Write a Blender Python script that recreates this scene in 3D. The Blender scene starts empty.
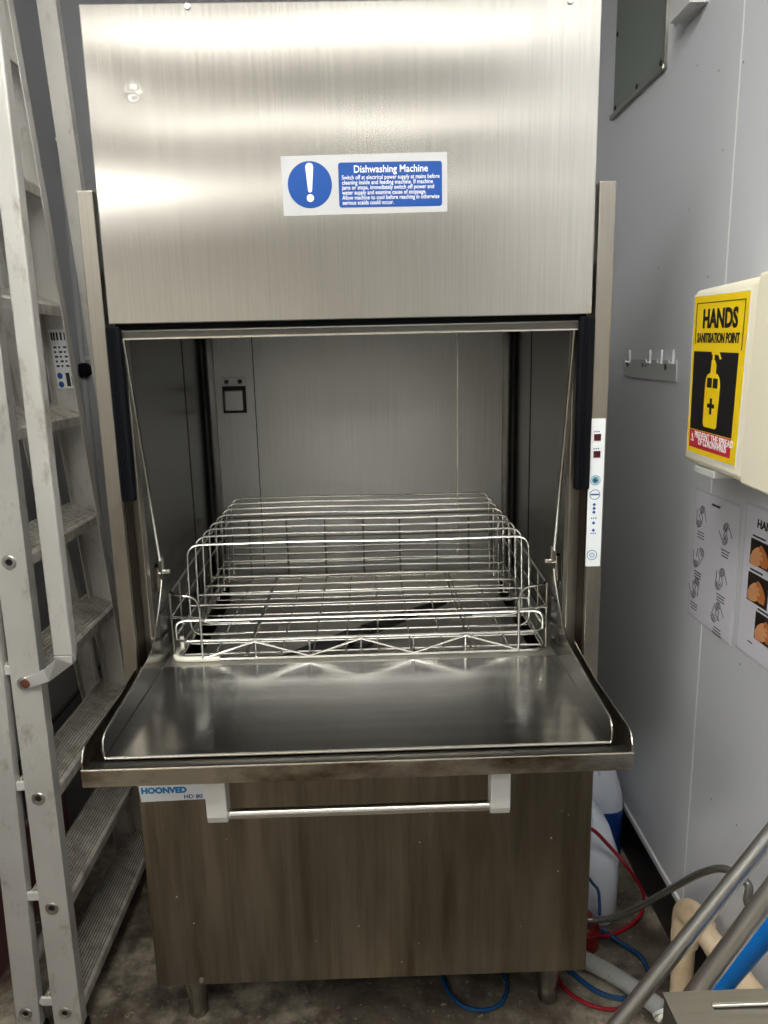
import bpy, bmesh, math, random
from mathutils import Vector, Matrix
random.seed(7)
S = bpy.context.scene
COL = S.collection
# ------------------------------------------------------------------ camera
cd = bpy.data.cameras.new('camera'); cam = bpy.data.objects.new('camera', cd); COL.objects.link(cam)
PITCH, YAW, ROLL, FPX = .2075, .0188, .0225, 750.0
fw = Vector((math.sin(YAW)*math.cos(PITCH), math.cos(YAW)*math.cos(PITCH), -math.sin(PITCH)))
rt = Vector((math.cos(YAW), -math.sin(YAW), 0)); dn = fw.cross(rt)
r2 = rt*math.cos(ROLL) + dn*math.sin(ROLL); d2 = dn*math.cos(ROLL) - rt*math.sin(ROLL)
cam.matrix_world = Matrix(((r2.x, -d2.x, -fw.x, .01875), (r2.y, -d2.y, -fw.y, -1.22104), (r2.z, -d2.z, -fw.z, 1.28761), (0, 0, 0, 1)))
cd.sensor_fit = 'VERTICAL'; cd.sensor_height = 36.0; cd.lens = FPX/1024*36.0
cd.clip_start = .02; cd.clip_end = 50
S.camera = cam
# ------------------------------------------------------------------ world, exposure
w = bpy.data.worlds.new('world'); S.world = w; w.use_nodes = True
w.node_tree.nodes['Background'].inputs[0].default_value = (.75, .8, .9, 1)
w.node_tree.nodes['Background'].inputs[1].default_value = .3
S.view_settings.view_transform = 'Standard'; S.view_settings.look = 'None'
S.view_settings.gamma = 1; S.view_settings.use_curve_mapping = False
S.view_settings.exposure = 0.0
LAMPFAR = 4.7
LAMP = 19.0           # emission of the added near fill lights and the two left lights
# (x, y, length x, width y)
LIGHTS = [(-.1, -.8, 1.2, .3), (-.1, -1.1, 1.2, .2), (-.2, -1.85, 1.6, .14), (-.2, -2.95, 1.9, .15), (-.2, -4.4, 1.9, .2), (-2.2, -2.2, 1.2, .4), (-2.2, -4.4, 1.2, .4)]
CEIL = 2.5

# ------------------------------------------------------------------ materials
def srgb(c):
    return tuple(((v/255)/12.92 if v/255 <= .04045 else ((v/255+.055)/1.055)**2.4) for v in c) + (1,)
class NT:
    def __init__(s, name):
        s.m = bpy.data.materials.new(name); s.m.use_nodes = True; s.t = s.m.node_tree
        s.b = s.t.nodes['Principled BSDF']; s.tc = s.t.nodes.new('ShaderNodeTexCoord')
    def n(s, typ, **kw):
        x = s.t.nodes.new('ShaderNode'+typ)
        for k, v in kw.items(): setattr(x, k, v)
        return x
    def l(s, a, b): s.t.links.new(a, b)
    def map(s, scale, loc=(0, 0, 0)):
        g = s.n('NewGeometry'); m = s.n('Mapping'); m.inputs['Scale'].default_value = scale; m.inputs['Location'].default_value = loc
        s.l(g.outputs['Position'], m.inputs[0]); return m.outputs[0]
    def omap(s, scale, loc=(0, 0, 0)):
        m = s.n('Mapping'); m.inputs['Scale'].default_value = scale; m.inputs['Location'].default_value = loc
        s.l(s.tc.outputs['Object'], m.inputs[0]); return m.outputs[0]
    def noise(s, vec, scale, detail=4, rough=.55):
        x = s.n('TexNoise'); x.inputs['Scale'].default_value = scale; x.inputs['Detail'].default_value = detail
        x.inputs['Roughness'].default_value = rough; s.l(vec, x.inputs['Vector']); return x.outputs['Fac']
    def ramp(s, fac, stops):
        r = s.n('ValToRGB'); s.l(fac, r.inputs[0]); e = r.color_ramp.elements
        while len(e) < len(stops): e.new(.5)
        for i, (p, c) in enumerate(stops): e[i].position = p; e[i].color = c if len(c) == 4 else tuple(c)+(1,)
        return r.outputs[0]
    def mix(s, fac, a, b, mode='MIX'):
        x = s.n('Mix', data_type='RGBA', blend_type=mode)
        for v, i in ((fac, 0), (a, 6), (b, 7)):
            if isinstance(v, (int, float, tuple)): x.inputs[i].default_value = v
            else: s.l(v, x.inputs[i])
        return x.outputs[2]
    def math(s, op, a, b=0.0):
        x = s.n('Math', operation=op)
        for v, i in ((a, 0), (b, 1)):
            if isinstance(v, (int, float)): x.inputs[i].default_value = v
            else: s.l(v, x.inputs[i])
        return x.outputs[0]
    def bump(s, h, strength=.3, dist=.001, prev=None):
        x = s.n('Bump'); x.inputs['Strength'].default_value = strength; x.inputs['Distance'].default_value = dist
        s.l(h, x.inputs['Height'])
        if prev: s.l(prev, x.inputs['Normal'])
        s.l(x.outputs[0], s.b.inputs['Normal']); return x.outputs[0]
def plain(name, col, rough=.5, metal=0.0, spec=.5, trans=0.0, **kw):
    q = NT(name); q.b.inputs['Base Color'].default_value = srgb(col); q.b.inputs['Roughness'].default_value = rough
    q.b.inputs['Metallic'].default_value = metal; q.b.inputs['Specular IOR Level'].default_value = spec
    q.b.inputs['Transmission Weight'].default_value = trans
    return q.m
G = lambda v: (v, v, v, 1)
def steel(name, base, rough, brush=(260, 260, 5), bstr=.12, wavy=.0, stain=None, stainscale=6, stainth=(.5, .7), rvar=.08, dent=None, stsc=(1, 1, .35), aniso=0):
    q = NT(name); b = q.b; b.inputs['Metallic'].default_value = 1.0
    v = q.map(brush); f = q.noise(v, 1.0, 3, .6)
    big = q.noise(q.map((1, 1, 1)), 5.0, 4)
    c = q.mix(q.ramp(f, [(.3, G(.0)), (.75, G(1))]), srgb(tuple(x*.93 for x in base)), srgb(base))
    c = q.mix(q.ramp(big, [(.35, G(0)), (.7, G(.35))]), c, srgb(tuple(x*.85 for x in base)))
    if stain:
        st = q.noise(q.map(stsc), stainscale, 6, .62)
        m = q.ramp(st, [(stainth[0], G(0)), (stainth[1], G(1))])
        c = q.mix(m, c, srgb(stain))
        r2 = q.math('MULTIPLY', m, .15)
    q.l(c, b.inputs['Base Color'])
    r = q.math('ADD', q.math('MULTIPLY', f, rvar), rough-rvar/2)
    if stain: r = q.math('ADD', r, r2)
    q.l(r, b.inputs['Roughness'])
    if aniso:
        b.inputs['Anisotropic'].default_value = aniso; tg = q.n('Tangent', direction_type='RADIAL', axis='Z'); q.l(tg.outputs[0], b.inputs['Tangent'])
    prev = q.bump(f, bstr, .0006)
    if wavy:
        prev = q.bump(q.noise(q.map((1.2, 1, 3)), 2.2, 1), wavy, .02, prev)
    if dent:
        g = q.n('NewGeometry'); d = q.n('VectorMath', operation='DISTANCE'); q.l(g.outputs['Position'], d.inputs[0]); d.inputs[1].default_value = dent
        h = q.n('MapRange', interpolation_type='SMOOTHSTEP'); q.l(d.outputs['Value'], h.inputs[0]); h.inputs[1].default_value = 0; h.inputs[2].default_value = .016
        q.bump(h.outputs[0], .8, .0012, prev)
    return q.m
M = {}
M['hood'] = steel('brushed_steel_hood', (216, 212, 204), .2, (420, 420, 6), .015, wavy=.03, aniso=.9, dent=(-.314, 0, 1.673), rvar=.05)
M['column'] = steel('brushed_steel_column', (172, 166, 155), .33, (300, 300, 5), .12, stain=(118, 108, 92), stainscale=9, stainth=(.5, .85))
M['body'] = steel('brown_tarnished_steel', (158, 149, 134), .3, (200, 200, 3), .08, wavy=.05, stain=(104, 94, 76), stainscale=4.5, stainth=(.38, .72), stsc=(5, 1, .45))
M['pan'] = steel('polished_steel_pan', (236, 236, 234), .20, (3, 60, 3), .03, wavy=.02, rvar=.03)
M['rim'] = steel('stained_steel_rim', (190, 182, 168), .3, (6, 200, 200), .1, stain=(88, 72, 50), stainscale=16, stainth=(.42, .66), stsc=(.5, 1, 1))
M['flange'] = steel('steel_flange', (165, 160, 150), .24, (60, 4, 60), .06, stain=(112, 98, 76), stainscale=8, stainth=(.55, .8))
M['flangein'] = steel('steel_flange_dark_reflection', (124, 122, 117), .2, (60, 4, 60), .04)  # dark reflection on the inner flanges put into the base colour
M['channel'] = steel('channel_grime_and_reflection', (66, 56, 44), .5, (40, 10, 40), .1, stain=(118, 96, 62), stainscale=30, stainth=(.6, .75), stsc=(1, 1, 1))  # door channel grime; on the columns it stands for a dark reflection
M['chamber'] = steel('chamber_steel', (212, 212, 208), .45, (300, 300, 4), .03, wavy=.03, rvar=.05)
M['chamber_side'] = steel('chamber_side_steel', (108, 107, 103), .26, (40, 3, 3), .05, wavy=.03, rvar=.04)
M['edge'] = plain('bare_steel_edge', (225, 220, 210), .25, 1.0)
M['wire'] = plain('stainless_wire', (216, 214, 208), .2, 1.0)
M['wiredark'] = plain('dull_wire', (150, 145, 135), .3, 1.0)
M['basewire'] = plain('brown_tinted_wire', (150, 145, 136), .35, 1.0)
M['clip'] = plain('white_plastic_clip', (238, 234, 220), .45)
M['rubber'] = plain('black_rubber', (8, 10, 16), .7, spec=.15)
M['dark'] = plain('dark_recess', (14, 13, 12), .6)
M['satin'] = plain('satin_aluminium', (222, 221, 217), .45, .35)
M['alloy'] = None
def alloy(name, base, dirt, th=(.55, .75)):
    q = NT(name); b = q.b; b.inputs['Metallic'].default_value = .35; b.inputs['Roughness'].default_value = .5
    n1 = q.noise(q.map((1, 1, .45)), 26, 8, .72); n2 = q.noise(q.map((1, 1, 1)), 6, 3)
    c = q.mix(q.ramp(n1, [(th[0], G(0)), (th[1], G(1))]), srgb(base), srgb(dirt))
    c = q.mix(q.ramp(n2, [(.4, G(0)), (.75, G(.5))]), c, srgb(tuple(v*.86 for v in base)))
    q.l(c, b.inputs['Base Color']); q.bump(n1, .12, .0006); return q.m
M['alloy'] = alloy('worn_aluminium', (196, 194, 187), (136, 122, 102))
M['alloy_in'] = alloy('dull_aluminium', (206, 203, 196), (150, 142, 130))
M['tread'] = alloy('dirty_ribbed_tread', (222, 217, 207), (128, 114, 98), (.42, .72))
M['groove'] = plain('dark_tread_grooves', (96, 88, 79), .8)  # groove faces coloured darker than the ribs
M['rivet'] = plain('steel_rivet', (190, 185, 178), .35, .9)
def wallmat(name, base, rough=.35, spots=True):
    q = NT(name); b = q.b; b.inputs['Roughness'].default_value = rough
    n = q.noise(q.map((1, 1, 1)), 1.6, 4); c = q.mix(n, srgb(tuple(v*.965 for v in base)), srgb(base))
    if spots:
        vo = q.n('TexVoronoi'); vo.inputs['Scale'].default_value = 17; q.l(q.map((1, 1, 1)), vo.inputs['Vector'])
        c = q.mix(q.ramp(vo.outputs['Distance'], [(.03, G(.75)), (.045, G(0))]), c, srgb((70, 68, 64)))
    q.l(c, b.inputs['Base Color']); q.bump(q.noise(q.map((1, 1, 1)), 9, 3), .05, .004); return q.m
M['wall_r'] = wallmat('pale_grey_cladding', (208, 210, 214))
M['wall_l'] = wallmat('grey_cladding', (168, 169, 171), .45, False)
M['wall_b'] = wallmat('plain_white_wall', (232, 230, 224), .5, False)
M['lip'] = plain('white_trim', (205, 206, 204), .35)
M['bead'] = plain('white_sealant', (238, 238, 236), .5)
def blocks():
    q = NT('painted_blocks'); b = q.b; b.inputs['Roughness'].default_value = .6
    sx = q.n('SeparateXYZ'); g = q.n('NewGeometry'); q.l(g.outputs['Position'], sx.inputs[0])
    cx = q.n('CombineXYZ'); q.l(sx.outputs[1], cx.inputs[0]); q.l(sx.outputs[2], cx.inputs[1])
    br = q.n('TexBrick'); q.l(cx.outputs[0], br.inputs['Vector']); br.inputs['Scale'].default_value = 1
    br.inputs['Brick Width'].default_value = .38; br.inputs['Row Height'].default_value = .19; br.inputs['Mortar Size'].default_value = .004
    br.inputs['Color1'].default_value = srgb((134, 135, 135)); br.inputs['Color2'].default_value = srgb((126, 127, 127)); br.inputs['Mortar'].default_value = srgb((50, 50, 50))
    q.l(br.outputs[0], b.inputs['Base Color']); return q.m
M['blocks'] = blocks()
M['maroon'] = wallmat('maroon_paint', (122, 78, 80), .55, False)
def floor_mat():
    q = NT('stained_concrete'); b = q.b
    a = q.noise(q.map((1, 1, 1)), 3.2, 8, .62); d = q.noise(q.map((1, 1, 1)), 16, 8, .7)
    c = q.ramp(a, [(.36, srgb((62, 54, 46))), (.5, srgb((112, 103, 90))), (.62, srgb((168, 158, 140)))])
    c = q.mix(q.ramp(d, [(.42, G(0)), (.62, G(.85))]), c, srgb((56, 46, 38)))
    d2 = q.noise(q.map((1, 1, 1)), 60, 4, .7)
    c = q.mix(q.ramp(d2, [(.60, G(0)), (.66, G(.6))]), c, srgb((160, 152, 136)))
    e = q.noise(q.map((1, 1, 1)), 9, 3); c = q.mix(q.ramp(e, [(.6, G(0)), (.72, G(.5))]), c, srgb((96, 56, 42)))
    q.l(c, b.inputs['Base Color']); q.l(q.ramp(a, [(.3, G(.35)), (.7, G(.7))]), b.inputs['Roughness'])
    q.bump(d, .4, .004); return q.m
M['floor'] = floor_mat()
M['plinth'] = plain('black_plinth', (26, 25, 25), .45)
M['ceiling'] = plain('white_ceiling', (235, 234, 228), .8)
def emis(name, col, st):
    q = NT(name); q.b.inputs['Base Color'].default_value = srgb(col); q.b.inputs['Emission Color'].default_value = srgb(col); q.b.inputs['Emission Strength'].default_value = st; return q.m
M['lamp'] = emis('lit_diffuser', (253, 252, 248), LAMP)
M['lampfar'] = emis('dim_diffuser', (253, 252, 248), LAMPFAR)
M['white'] = plain('white_vinyl', (232, 234, 234), .3)
M['offwhite'] = plain('silver_label', (186, 187, 186), .3)
M['panelwhite'] = plain('white_panel_film', (236, 240, 242), .3)
M['blue'] = plain('blue_print', (12, 72, 148), .3)
M['bluelogo'] = plain('blue_lettering', (18, 130, 190), .35)
M['yellow'] = plain('yellow_print', (240, 205, 20), .4)
M['black'] = plain('black_print', (24, 23, 25), .4)
M['red'] = plain('red_print', (190, 38, 60), .4)
M['displayred'] = plain('dark_red_display', (74, 12, 16), .15)
M['cyan'] = plain('cyan_print', (70, 140, 165), .4)
M['cream'] = plain('cream_plastic', (232, 226, 202), .32)
M['paper'] = plain('laminated_paper', (222, 220, 230), .12)
M['ink'] = plain('dark_ink', (38, 38, 44), .5)
M['lam'] = plain('clear_laminate_edge', (205, 205, 212), .1)
M['skin'] = plain('orange_skin_print', (196, 120, 66), .3)
M['skin2'] = plain('pale_skin_print', (222, 160, 112), .3)
M['photobg'] = plain('dark_photo_print', (46, 38, 34), .3)
M['green'] = plain('green_grey_plate', (112, 120, 112), .45)
M['clear'] = plain('clear_plastic', (215, 218, 218), .1)
M['clearstrip'] = plain('hazy_plastic_strip', (186, 187, 186), .2)
M['hdpe'] = plain('milky_plastic', (206, 212, 224), .4, spec=.4)
M['hdpe'].node_tree.nodes['Principled BSDF'].inputs['Subsurface Weight'].default_value = .25
M['hdpe'].node_tree.nodes['Principled BSDF'].inputs['Subsurface Radius'].default_value = (.02, .02, .025)
M['bluefluid'] = plain('blue_detergent', (26, 62, 135), .35)
M['redcan'] = plain('red_plastic', (118, 20, 22), .4)
M['bluehose'] = plain('blue_tube', (18, 62, 104), .25)
M['redhose'] = plain('red_tube', (140, 16, 32), .25)
M['greyhose'] = plain('grey_corrugated_hose', (160, 162, 158), .45)
def clearhose():
    q = NT('clear_braided_hose'); q.b.inputs['Roughness'].default_value = .1; q.b.inputs['Base Color'].default_value = srgb((84, 82, 76)); return q.m
M['clearhose'] = clearhose()
def pvc():
    q = NT('aged_cream_pvc'); q.b.inputs['Roughness'].default_value = .45
    n = q.noise(q.map((1, 1, 1)), 14, 6, .65); q.l(q.ramp(n, [(.35, srgb((226, 206, 176))), (.6, srgb((214, 190, 156))), (.8, srgb((186, 156, 116)))]), q.b.inputs['Base Color']); return q.m
M['pvc'] = pvc()
M['bluepole'] = plain('blue_pole_plastic', (0, 108, 190), .35)
M['pole'] = plain('satin_steel_pole', (222, 222, 220), .3, 1.0)
M['table'] = steel('table_steel', (158, 154, 146), .34, (4, 200, 200), .08)
M['lipsteel'] = steel('dull_lip_steel', (96, 94, 88), .4, (4, 200, 200), .05)
M['tankfloor'] = steel('tank_floor_steel', (205, 202, 194), .5, (3, 90, 90), .05)
M['tabledark'] = steel('table_side_steel', (120, 116, 108), .38, (200, 200, 6), .08)

# ------------------------------------------------------------------ geometry helpers
class MB:
    def __init__(s): s.bm = bmesh.new()
    def box(s, x0, x1, y0, y1, z0, z1, bev=0, seg=2):
        vs = [s.bm.verts.new((x, y, z)) for x in (x0, x1) for y in (y0, y1) for z in (z0, z1)]
        fs = [s.bm.faces.new([vs[i] for i in f]) for f in ((0, 1, 3, 2), (4, 6, 7, 5), (0, 4, 5, 1), (2, 3, 7, 6), (0, 2, 6, 4), (1, 5, 7, 3))]
        if bev:
            es = list({e for f in fs for e in f.edges}); bmesh.ops.bevel(s.bm, geom=es, offset=bev, segments=seg, affect='EDGES', profile=.5)
        return s
    def loft(s, rings, cap=True, closed=True):
        R = [[s.bm.verts.new(p) for p in r] for r in rings]; n = len(R[0])
        for a, b in zip(R, R[1:]):
            for i in range(n if closed else n-1):
                j = (i+1) % n; s.bm.faces.new((a[i], a[j], b[j], b[i]))
        if cap and closed:
            s.bm.faces.new(list(reversed(R[0]))); s.bm.faces.new(R[-1])
        return s
    def tube(s, pts, r, seg=8, cap=True, rads=None, loop=False):
        pts = [Vector(p) for p in pts]; n = len(pts); rings = []
        t0 = (pts[1]-pts[0]).normalized(); up = Vector((0, 0, 1)) if abs(t0.z) < .9 else Vector((1, 0, 0))
        nx = t0.cross(up).normalized()
        for i, p in enumerate(pts):
            if loop: t = (pts[(i+1) % n]-pts[i-1]).normalized()
            else: t = (pts[min(i+1, n-1)]-pts[max(i-1, 0)]).normalized()
            nx = (nx - t*nx.dot(t)).normalized(); ny = t.cross(nx); rr = rads[i] if rads else r
            rings.append([p + (nx*math.cos(a)+ny*math.sin(a))*rr for a in (2*math.pi*k/seg for k in range(seg))])
        if loop: rings.append(rings[0]); return s.loft(rings, cap=False)
        return s.loft(rings, cap)
    def prism(s, poly, axis, a, b):
        def P(u, v, w): return {'x': (w, u, v), 'y': (u, w, v), 'z': (u, v, w)}[axis]
        return s.loft([[P(u, v, a) for u, v in poly], [P(u, v, b) for u, v in poly]])
    def lathe(s, prof, c, axis='z', seg=24):
        c = Vector(c); rings = []
        for r, h in prof:
            ring = []
            for k in range(seg):
                a = 2*math.pi*k/seg; u, v = r*math.cos(a), r*math.sin(a)
                ring.append(c + Vector({'z': (u, v, h), 'y': (u, h, v), 'x': (h, u, v)}[axis]))
            rings.append(ring)
        return s.loft(rings)
    def build(s, name, mat, parent=None, smooth=False, bevel=0):
        bmesh.ops.recalc_face_normals(s.bm, faces=s.bm.faces[:])
        me = bpy.data.meshes.new(name); s.bm.to_mesh(me); s.bm.free()
        if smooth:
            for p in me.polygons: p.use_smooth = True
        me.materials.append(M[mat] if isinstance(mat, str) else mat)
        o = bpy.data.objects.new(name, me); COL.objects.link(o)
        if parent: o.parent = parent
        if smooth:
            try: me.set_sharp_from_angle(angle=math.radians(40))
            except Exception: pass
        if bevel:
            b = o.modifiers.new('bevel', 'BEVEL'); b.width = bevel; b.segments = 2; b.limit_method = 'ANGLE'
        return o
def fillet(pts, r, n=6):
    pts = [Vector(p) for p in pts]; out = [pts[0]]
    for i in range(1, len(pts)-1):
        a, b, c = pts[i-1], pts[i], pts[i+1]; u, v = (a-b), (c-b)
        rr = min(r, u.length*.49, v.length*.49); p0 = b+u.normalized()*rr; p1 = b+v.normalized()*rr
        for k in range(n+1):
            t = k/n; out.append(p0*(1-t)**2 + b*2*t*(1-t) + p1*t*t)
    out.append(pts[-1]); return out
def smoothpath(pts, n=8):
    P = [Vector(p) for p in pts]; P = [P[0]*2-P[1]] + P + [P[-1]*2-P[-2]]; out = []
    for i in range(1, len(P)-2):
        for k in range(n):
            t = k/n; a, b, c, d = P[i-1:i+3]
            out.append(.5*((2*b)+(c-a)*t+(2*a-5*b+4*c-d)*t*t+(3*b-a-3*c+d)*t**3))
    out.append(P[-2]); return out
def thing(name, label, cat, loc=(0, 0, 0), group=None):
    o = bpy.data.objects.new(name, None); COL.objects.link(o); o.location = (0, 0, 0)
    o.empty_display_size = .05; o['label'] = label; o['category'] = cat
    if group: o['group'] = group
    return o
def tag(o, label, cat, group=None):
    o['label'] = label; o['category'] = cat
    if group: o['group'] = group
    return o
def struct(o): o['kind'] = 'structure'; return o
def circle(c, r, n=28): return [(c[0]+r*math.cos(2*math.pi*k/n), c[1]+r*math.sin(2*math.pi*k/n)) for k in range(n)]
def rrect(x0, x1, z0, z1, r, n=4):
    out = []
    for cx, cz, a0 in ((x1-r, z1-r, 0), (x0+r, z1-r, 90), (x0+r, z0+r, 180), (x1-r, z0+r, 270)):
        for k in range(n+1):
            a = math.radians(a0+90*k/n); out.append((cx+r*math.cos(a), cz+r*math.sin(a)))
    return out
def text(name, body, size, mat, parent, origin, right, up, align='LEFT', width=None, thick=.0004, bold=0.0):
    """lettering lying on a plane: origin, unit right and up vectors"""
    c = bpy.data.curves.new(name, 'FONT'); c.body = body; c.size = size; c.align_x = align; c.extrude = thick/2; c.offset = bold; c.resolution_u = 3
    o = bpy.data.objects.new(name, c); COL.objects.link(o); bpy.context.view_layer.update()
    dg = bpy.context.evaluated_depsgraph_get(); me = bpy.data.meshes.new_from_object(o.evaluated_get(dg))
    COL.objects.unlink(o); bpy.data.objects.remove(o)
    xs = [v.co.x for v in me.vertices]; wd = (max(xs)-min(xs)) if xs else 1
    k = (width/wd) if width else 1.0
    R_, U = Vector(right).normalized(), Vector(up).normalized(); N = R_.cross(U); O = Vector(origin)
    for v in me.vertices: v.co = O + R_*(v.co.x*k) + U*v.co.y + N*v.co.z
    me.materials.clear(); me.materials.append(M[mat])
    t = bpy.data.objects.new(name, me); COL.objects.link(t); t.parent = parent; return t

# ================================================================== ROOM
XW = .65; XL = -.80; YB = 1.0
struct(MB().box(-3.2, 1.4, -6.0, 1.3, -.06, 0).build('floor', 'floor'))
struct(MB().box(-3.2, 1.4, -6.0, 1.3, CEIL, CEIL+.05).build('ceiling', 'ceiling'))
struct(MB().box(XW, XW+.06, -6.0, YB, .135, CEIL).build('wall_right', 'wall_r'))
struct(MB().box(XW+.008, XW+.06, -6.0, YB, 0, .135).build('trim_1', 'plinth'))
struct(MB().prism([(XW-.004, .135), (XW+.008, .135), (XW+.008, .16), (XW-.004, .148)], 'y', -6.0, YB-.001).build('baseboard_right', 'lip'))
struct(MB().box(XW-.0003, XW+.001, .1275, .1325, .150, CEIL-.001).build('trim_2', 'bead'))
struct(MB().box(XW-.0025, XW+.001, -1.0725, -1.0675, .150, CEIL-.001).build('trim_3', 'bead'))
struct(MB().box(-.86, 1.0, YB, YB+.06, 0, CEIL).build('wall_back', 'wall_l'))
struct(MB().box(XL-.06, XL, -.6, YB, .405, CEIL).build('wall_left', 'wall_l'))
struct(MB().box(XL-.06, XL-.01, -.6, YB, 0, .405).build('wall_left_base', 'blocks'))
struct(MB().box(XL-.009, XL+.004, -.6, .565, 0, .235, bev=.002).build('baseboard_left', 'maroon'))
struct(MB().box(XL-2.4, XL-.06, -.6, -.54, 0, CEIL).build('wall_left_return', 'wall_b'))
struct(MB().box(-3.2, -3.14, -6.0, -.6, 0, CEIL).build('wall_far_left', 'wall_b'))
struct(MB().box(-3.2, XW, -6.06, -6.0, 0, CEIL).build('wall_behind', 'wall_b'))
# rounded corner cove on the left
struct(MB().tube([(XL+.002, YB-.002, .42), (XL+.002, YB-.002, CEIL-.01)], .011, 14).build('trim_4', 'wall_l', smooth=True))
o = thing('pipe_clip', 'small clear plastic clip in the wall corner between ladder and machine', 'clip')
MB().tube([(XL+.016, YB-.026, 1.86), (XL+.016, YB-.05, 1.865)], .007, 10).build('clip_boss', 'clear', o, True)
MB().tube([(XL+.016, YB-.03, 1.845), (XL+.06, YB-.012, 1.835)], .003, 8).build('clip_arm', 'clear', o, True)
o = thing('wall_socket_plug', 'black round plug on the dark rear wall between ladder and machine', 'plug')
MB().lathe([(.001, -.03), (.016, -.03), (.02, -.024), (.02, 0)], (-.79, YB-.001, 1.262), 'y').build('plug_body', 'rubber', o, True)
MB().box(-.80, -.765, YB-.006, YB-.0005, 1.29, 1.30).build('plug_plate', 'alloy_in', o)

# ceiling lamps (behind and above the photographer); nearest two are fill added to brighten
for i, (lx, ly, sx, sy) in enumerate(LIGHTS):
    L = thing('ceiling_or_fill_light', ['added fill light under the ceiling, nearest to the machine', 'added fill light under the ceiling, second from the machine', 'white ceiling light, third from the machine', 'white ceiling light, fourth from the machine', 'white ceiling light farthest from the machine', 'white ceiling light over the open floor to the left', 'white ceiling light in the far left corner of the room'][i], 'light')
    MB().box(lx-sx/2-.02, lx+sx/2+.02, ly-sy/2-.02, ly+sy/2+.02, CEIL-.035, CEIL-.0005).build('light_frame', 'lip', L)
    MB().box(lx-sx/2, lx+sx/2, ly-sy/2, ly+sy/2, CEIL-.055, CEIL-.036, bev=.004).build('diffuser', 'lamp' if i in (0, 1, 5, 6) else 'lampfar', L)

# ================================================================== DISHWASHER
D = thing('dishwasher', 'tall stainless steel pass-through dishwashing machine with its lower door open', 'dishwasher')
# cabinet
q = MB(); q.box(-.41, .41, 0, .004, .12, .69); q.box(-.41, -.405, .004, .76, .12, .69); q.box(.405, .41, .004, .76, .12, .69)
q.box(-.405, .405, .755, .76, .12, .69); q.box(-.405, .405, .004, .755, .12, .125)
q.build('cabinet', 'body', D, bevel=.0015)
q = MB()
for x in (-.35, .35):
    q2 = MB()
for x, y in ((-.352, .06), (.352, .06), (-.352, .68), (.352, .68)):
    MB().lathe([(.017, 0), (.019, .004), (.019, .03), (.017, .034), (.026, .075), (.034, .1), (.034, .12)], (x, y, 0), seg=20).build('foot', 'flange', D, True)
MB().lathe([(.001, -.004), (.004, -.004), (.0055, 0)], (-.325, 0, .131), 'y', 12).build('screw', 'rivet', D, True)
# columns
for s in (-1, 1):
    xi = -.389 if s < 0 else .384
    q = MB(); x0, x1 = sorted((-.4135 if s < 0 else .41, xi))
    q.box(x0, x1, 0, .11, .69, 1.54, bev=.0015)
    xa, xb = sorted((s*.41, s*.404)); q.box(xa, xb, .11, .76, .69, 1.5)
    q.build('side_column', 'column', D)
    xa, xb = sorted((xi, xi-s*.0015)); MB().box(xa, xb, .012, .0495, .728, 1.06).build('column_dark_reflection', 'channel', D)  # thin dark plate painting the reflection on the column's inner face
    xa, xb = sorted((-.006+s*.3695, xi)); MB().prism([(xa, .05), (xb, .05), (xb, .075), (xa, .075)], 'z', .73, 1.33).build('jamb', 'column', D, bevel=.002)
    xa, xb = sorted((xi+s*-.001, -.006+s*.3665))
    xa, xb = (-.3882, -.3665) if s < 0 else (.3592, .3832)
    q = MB(); q.box(xa, xb, -.006, .0115, 1.06, 1.339, bev=.003)
    for k in range(3): q.box(xa+.004+k*.004, xa+.0055+k*.004, -.0085, -.005, 1.062, 1.337)
    q.build('rubber_seal', 'rubber', D)
# upper door (hood)
H = MB()
H.box(-.382, .377, -.004, .0, 1.3425, 1.7905)
H.box(-.382, -.379, 0, .04, 1.3425, 1.7905); H.box(.374, .377, 0, .04, 1.3425, 1.7905); H.box(-.379, .374, 0, .04, 1.787, 1.7905); H.box(-.379, .374, 0, .04, 1.3425, 1.346)
H = H.build('upper_door', 'hood', D, bevel=.0016)
MB().box(-.374, .370, .006, .034, 1.319, 1.334, bev=.003).build('door_lip', 'lipsteel', H)
MB().box(-.371, .367, .0045, .008, 1.3185, 1.3205).build('lip_edge', 'edge', H)
MB().box(-.378, .373, .012, .038, 1.334, 1.343).build('door_gap_shade', 'rubber', H)  # black strip standing in for the shade in the gap under the hood
for x in (-.226, .33):
    MB().lathe([(.001, -.007), (.004, -.007), (.005, -.004)], (x, 0, 1.785), 'y', 10).build('screw', 'rivet', H, True)
# warning sticker on the hood
st = MB().prism([(-.102, 1.582), (.149, 1.584), (.149, 1.499), (-.101, 1.497)], 'y', -.0046, -.0041).build('warning_sticker', 'offwhite', H)
MB().prism(circle((-.0595, 1.541), .0335, 40), 'y', -.0050, -.0046).build('blue_disc', 'blue', st)
q = MB(); q.prism([(-.0655, 1.566), (-.0535, 1.566), (-.0565, 1.533), (-.0625, 1.533)], 'y', -.0054, -.0050); q.prism(circle((-.0595, 1.566), .006, 16), 'y', -.00541, -.00501); q.prism(circle((-.0595, 1.533), .003, 12), 'y', -.00541, -.00501)
q.prism(circle((-.0595, 1.522), .0055, 18), 'y', -.0054, -.0050); q.build('exclamation_mark', 'white', st)
MB().prism(rrect(-.016, .141, 1.5075, 1.5715, .004), 'y', -.0050, -.0046).build('blue_panel', 'blue', st)
text('title_text', 'Dishwashing Machine', .0145, 'white', st, (.0635, -.0052, 1.557), (1, 0, 0), (0, 0, 1), 'CENTER', .112, bold=.0002)
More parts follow.
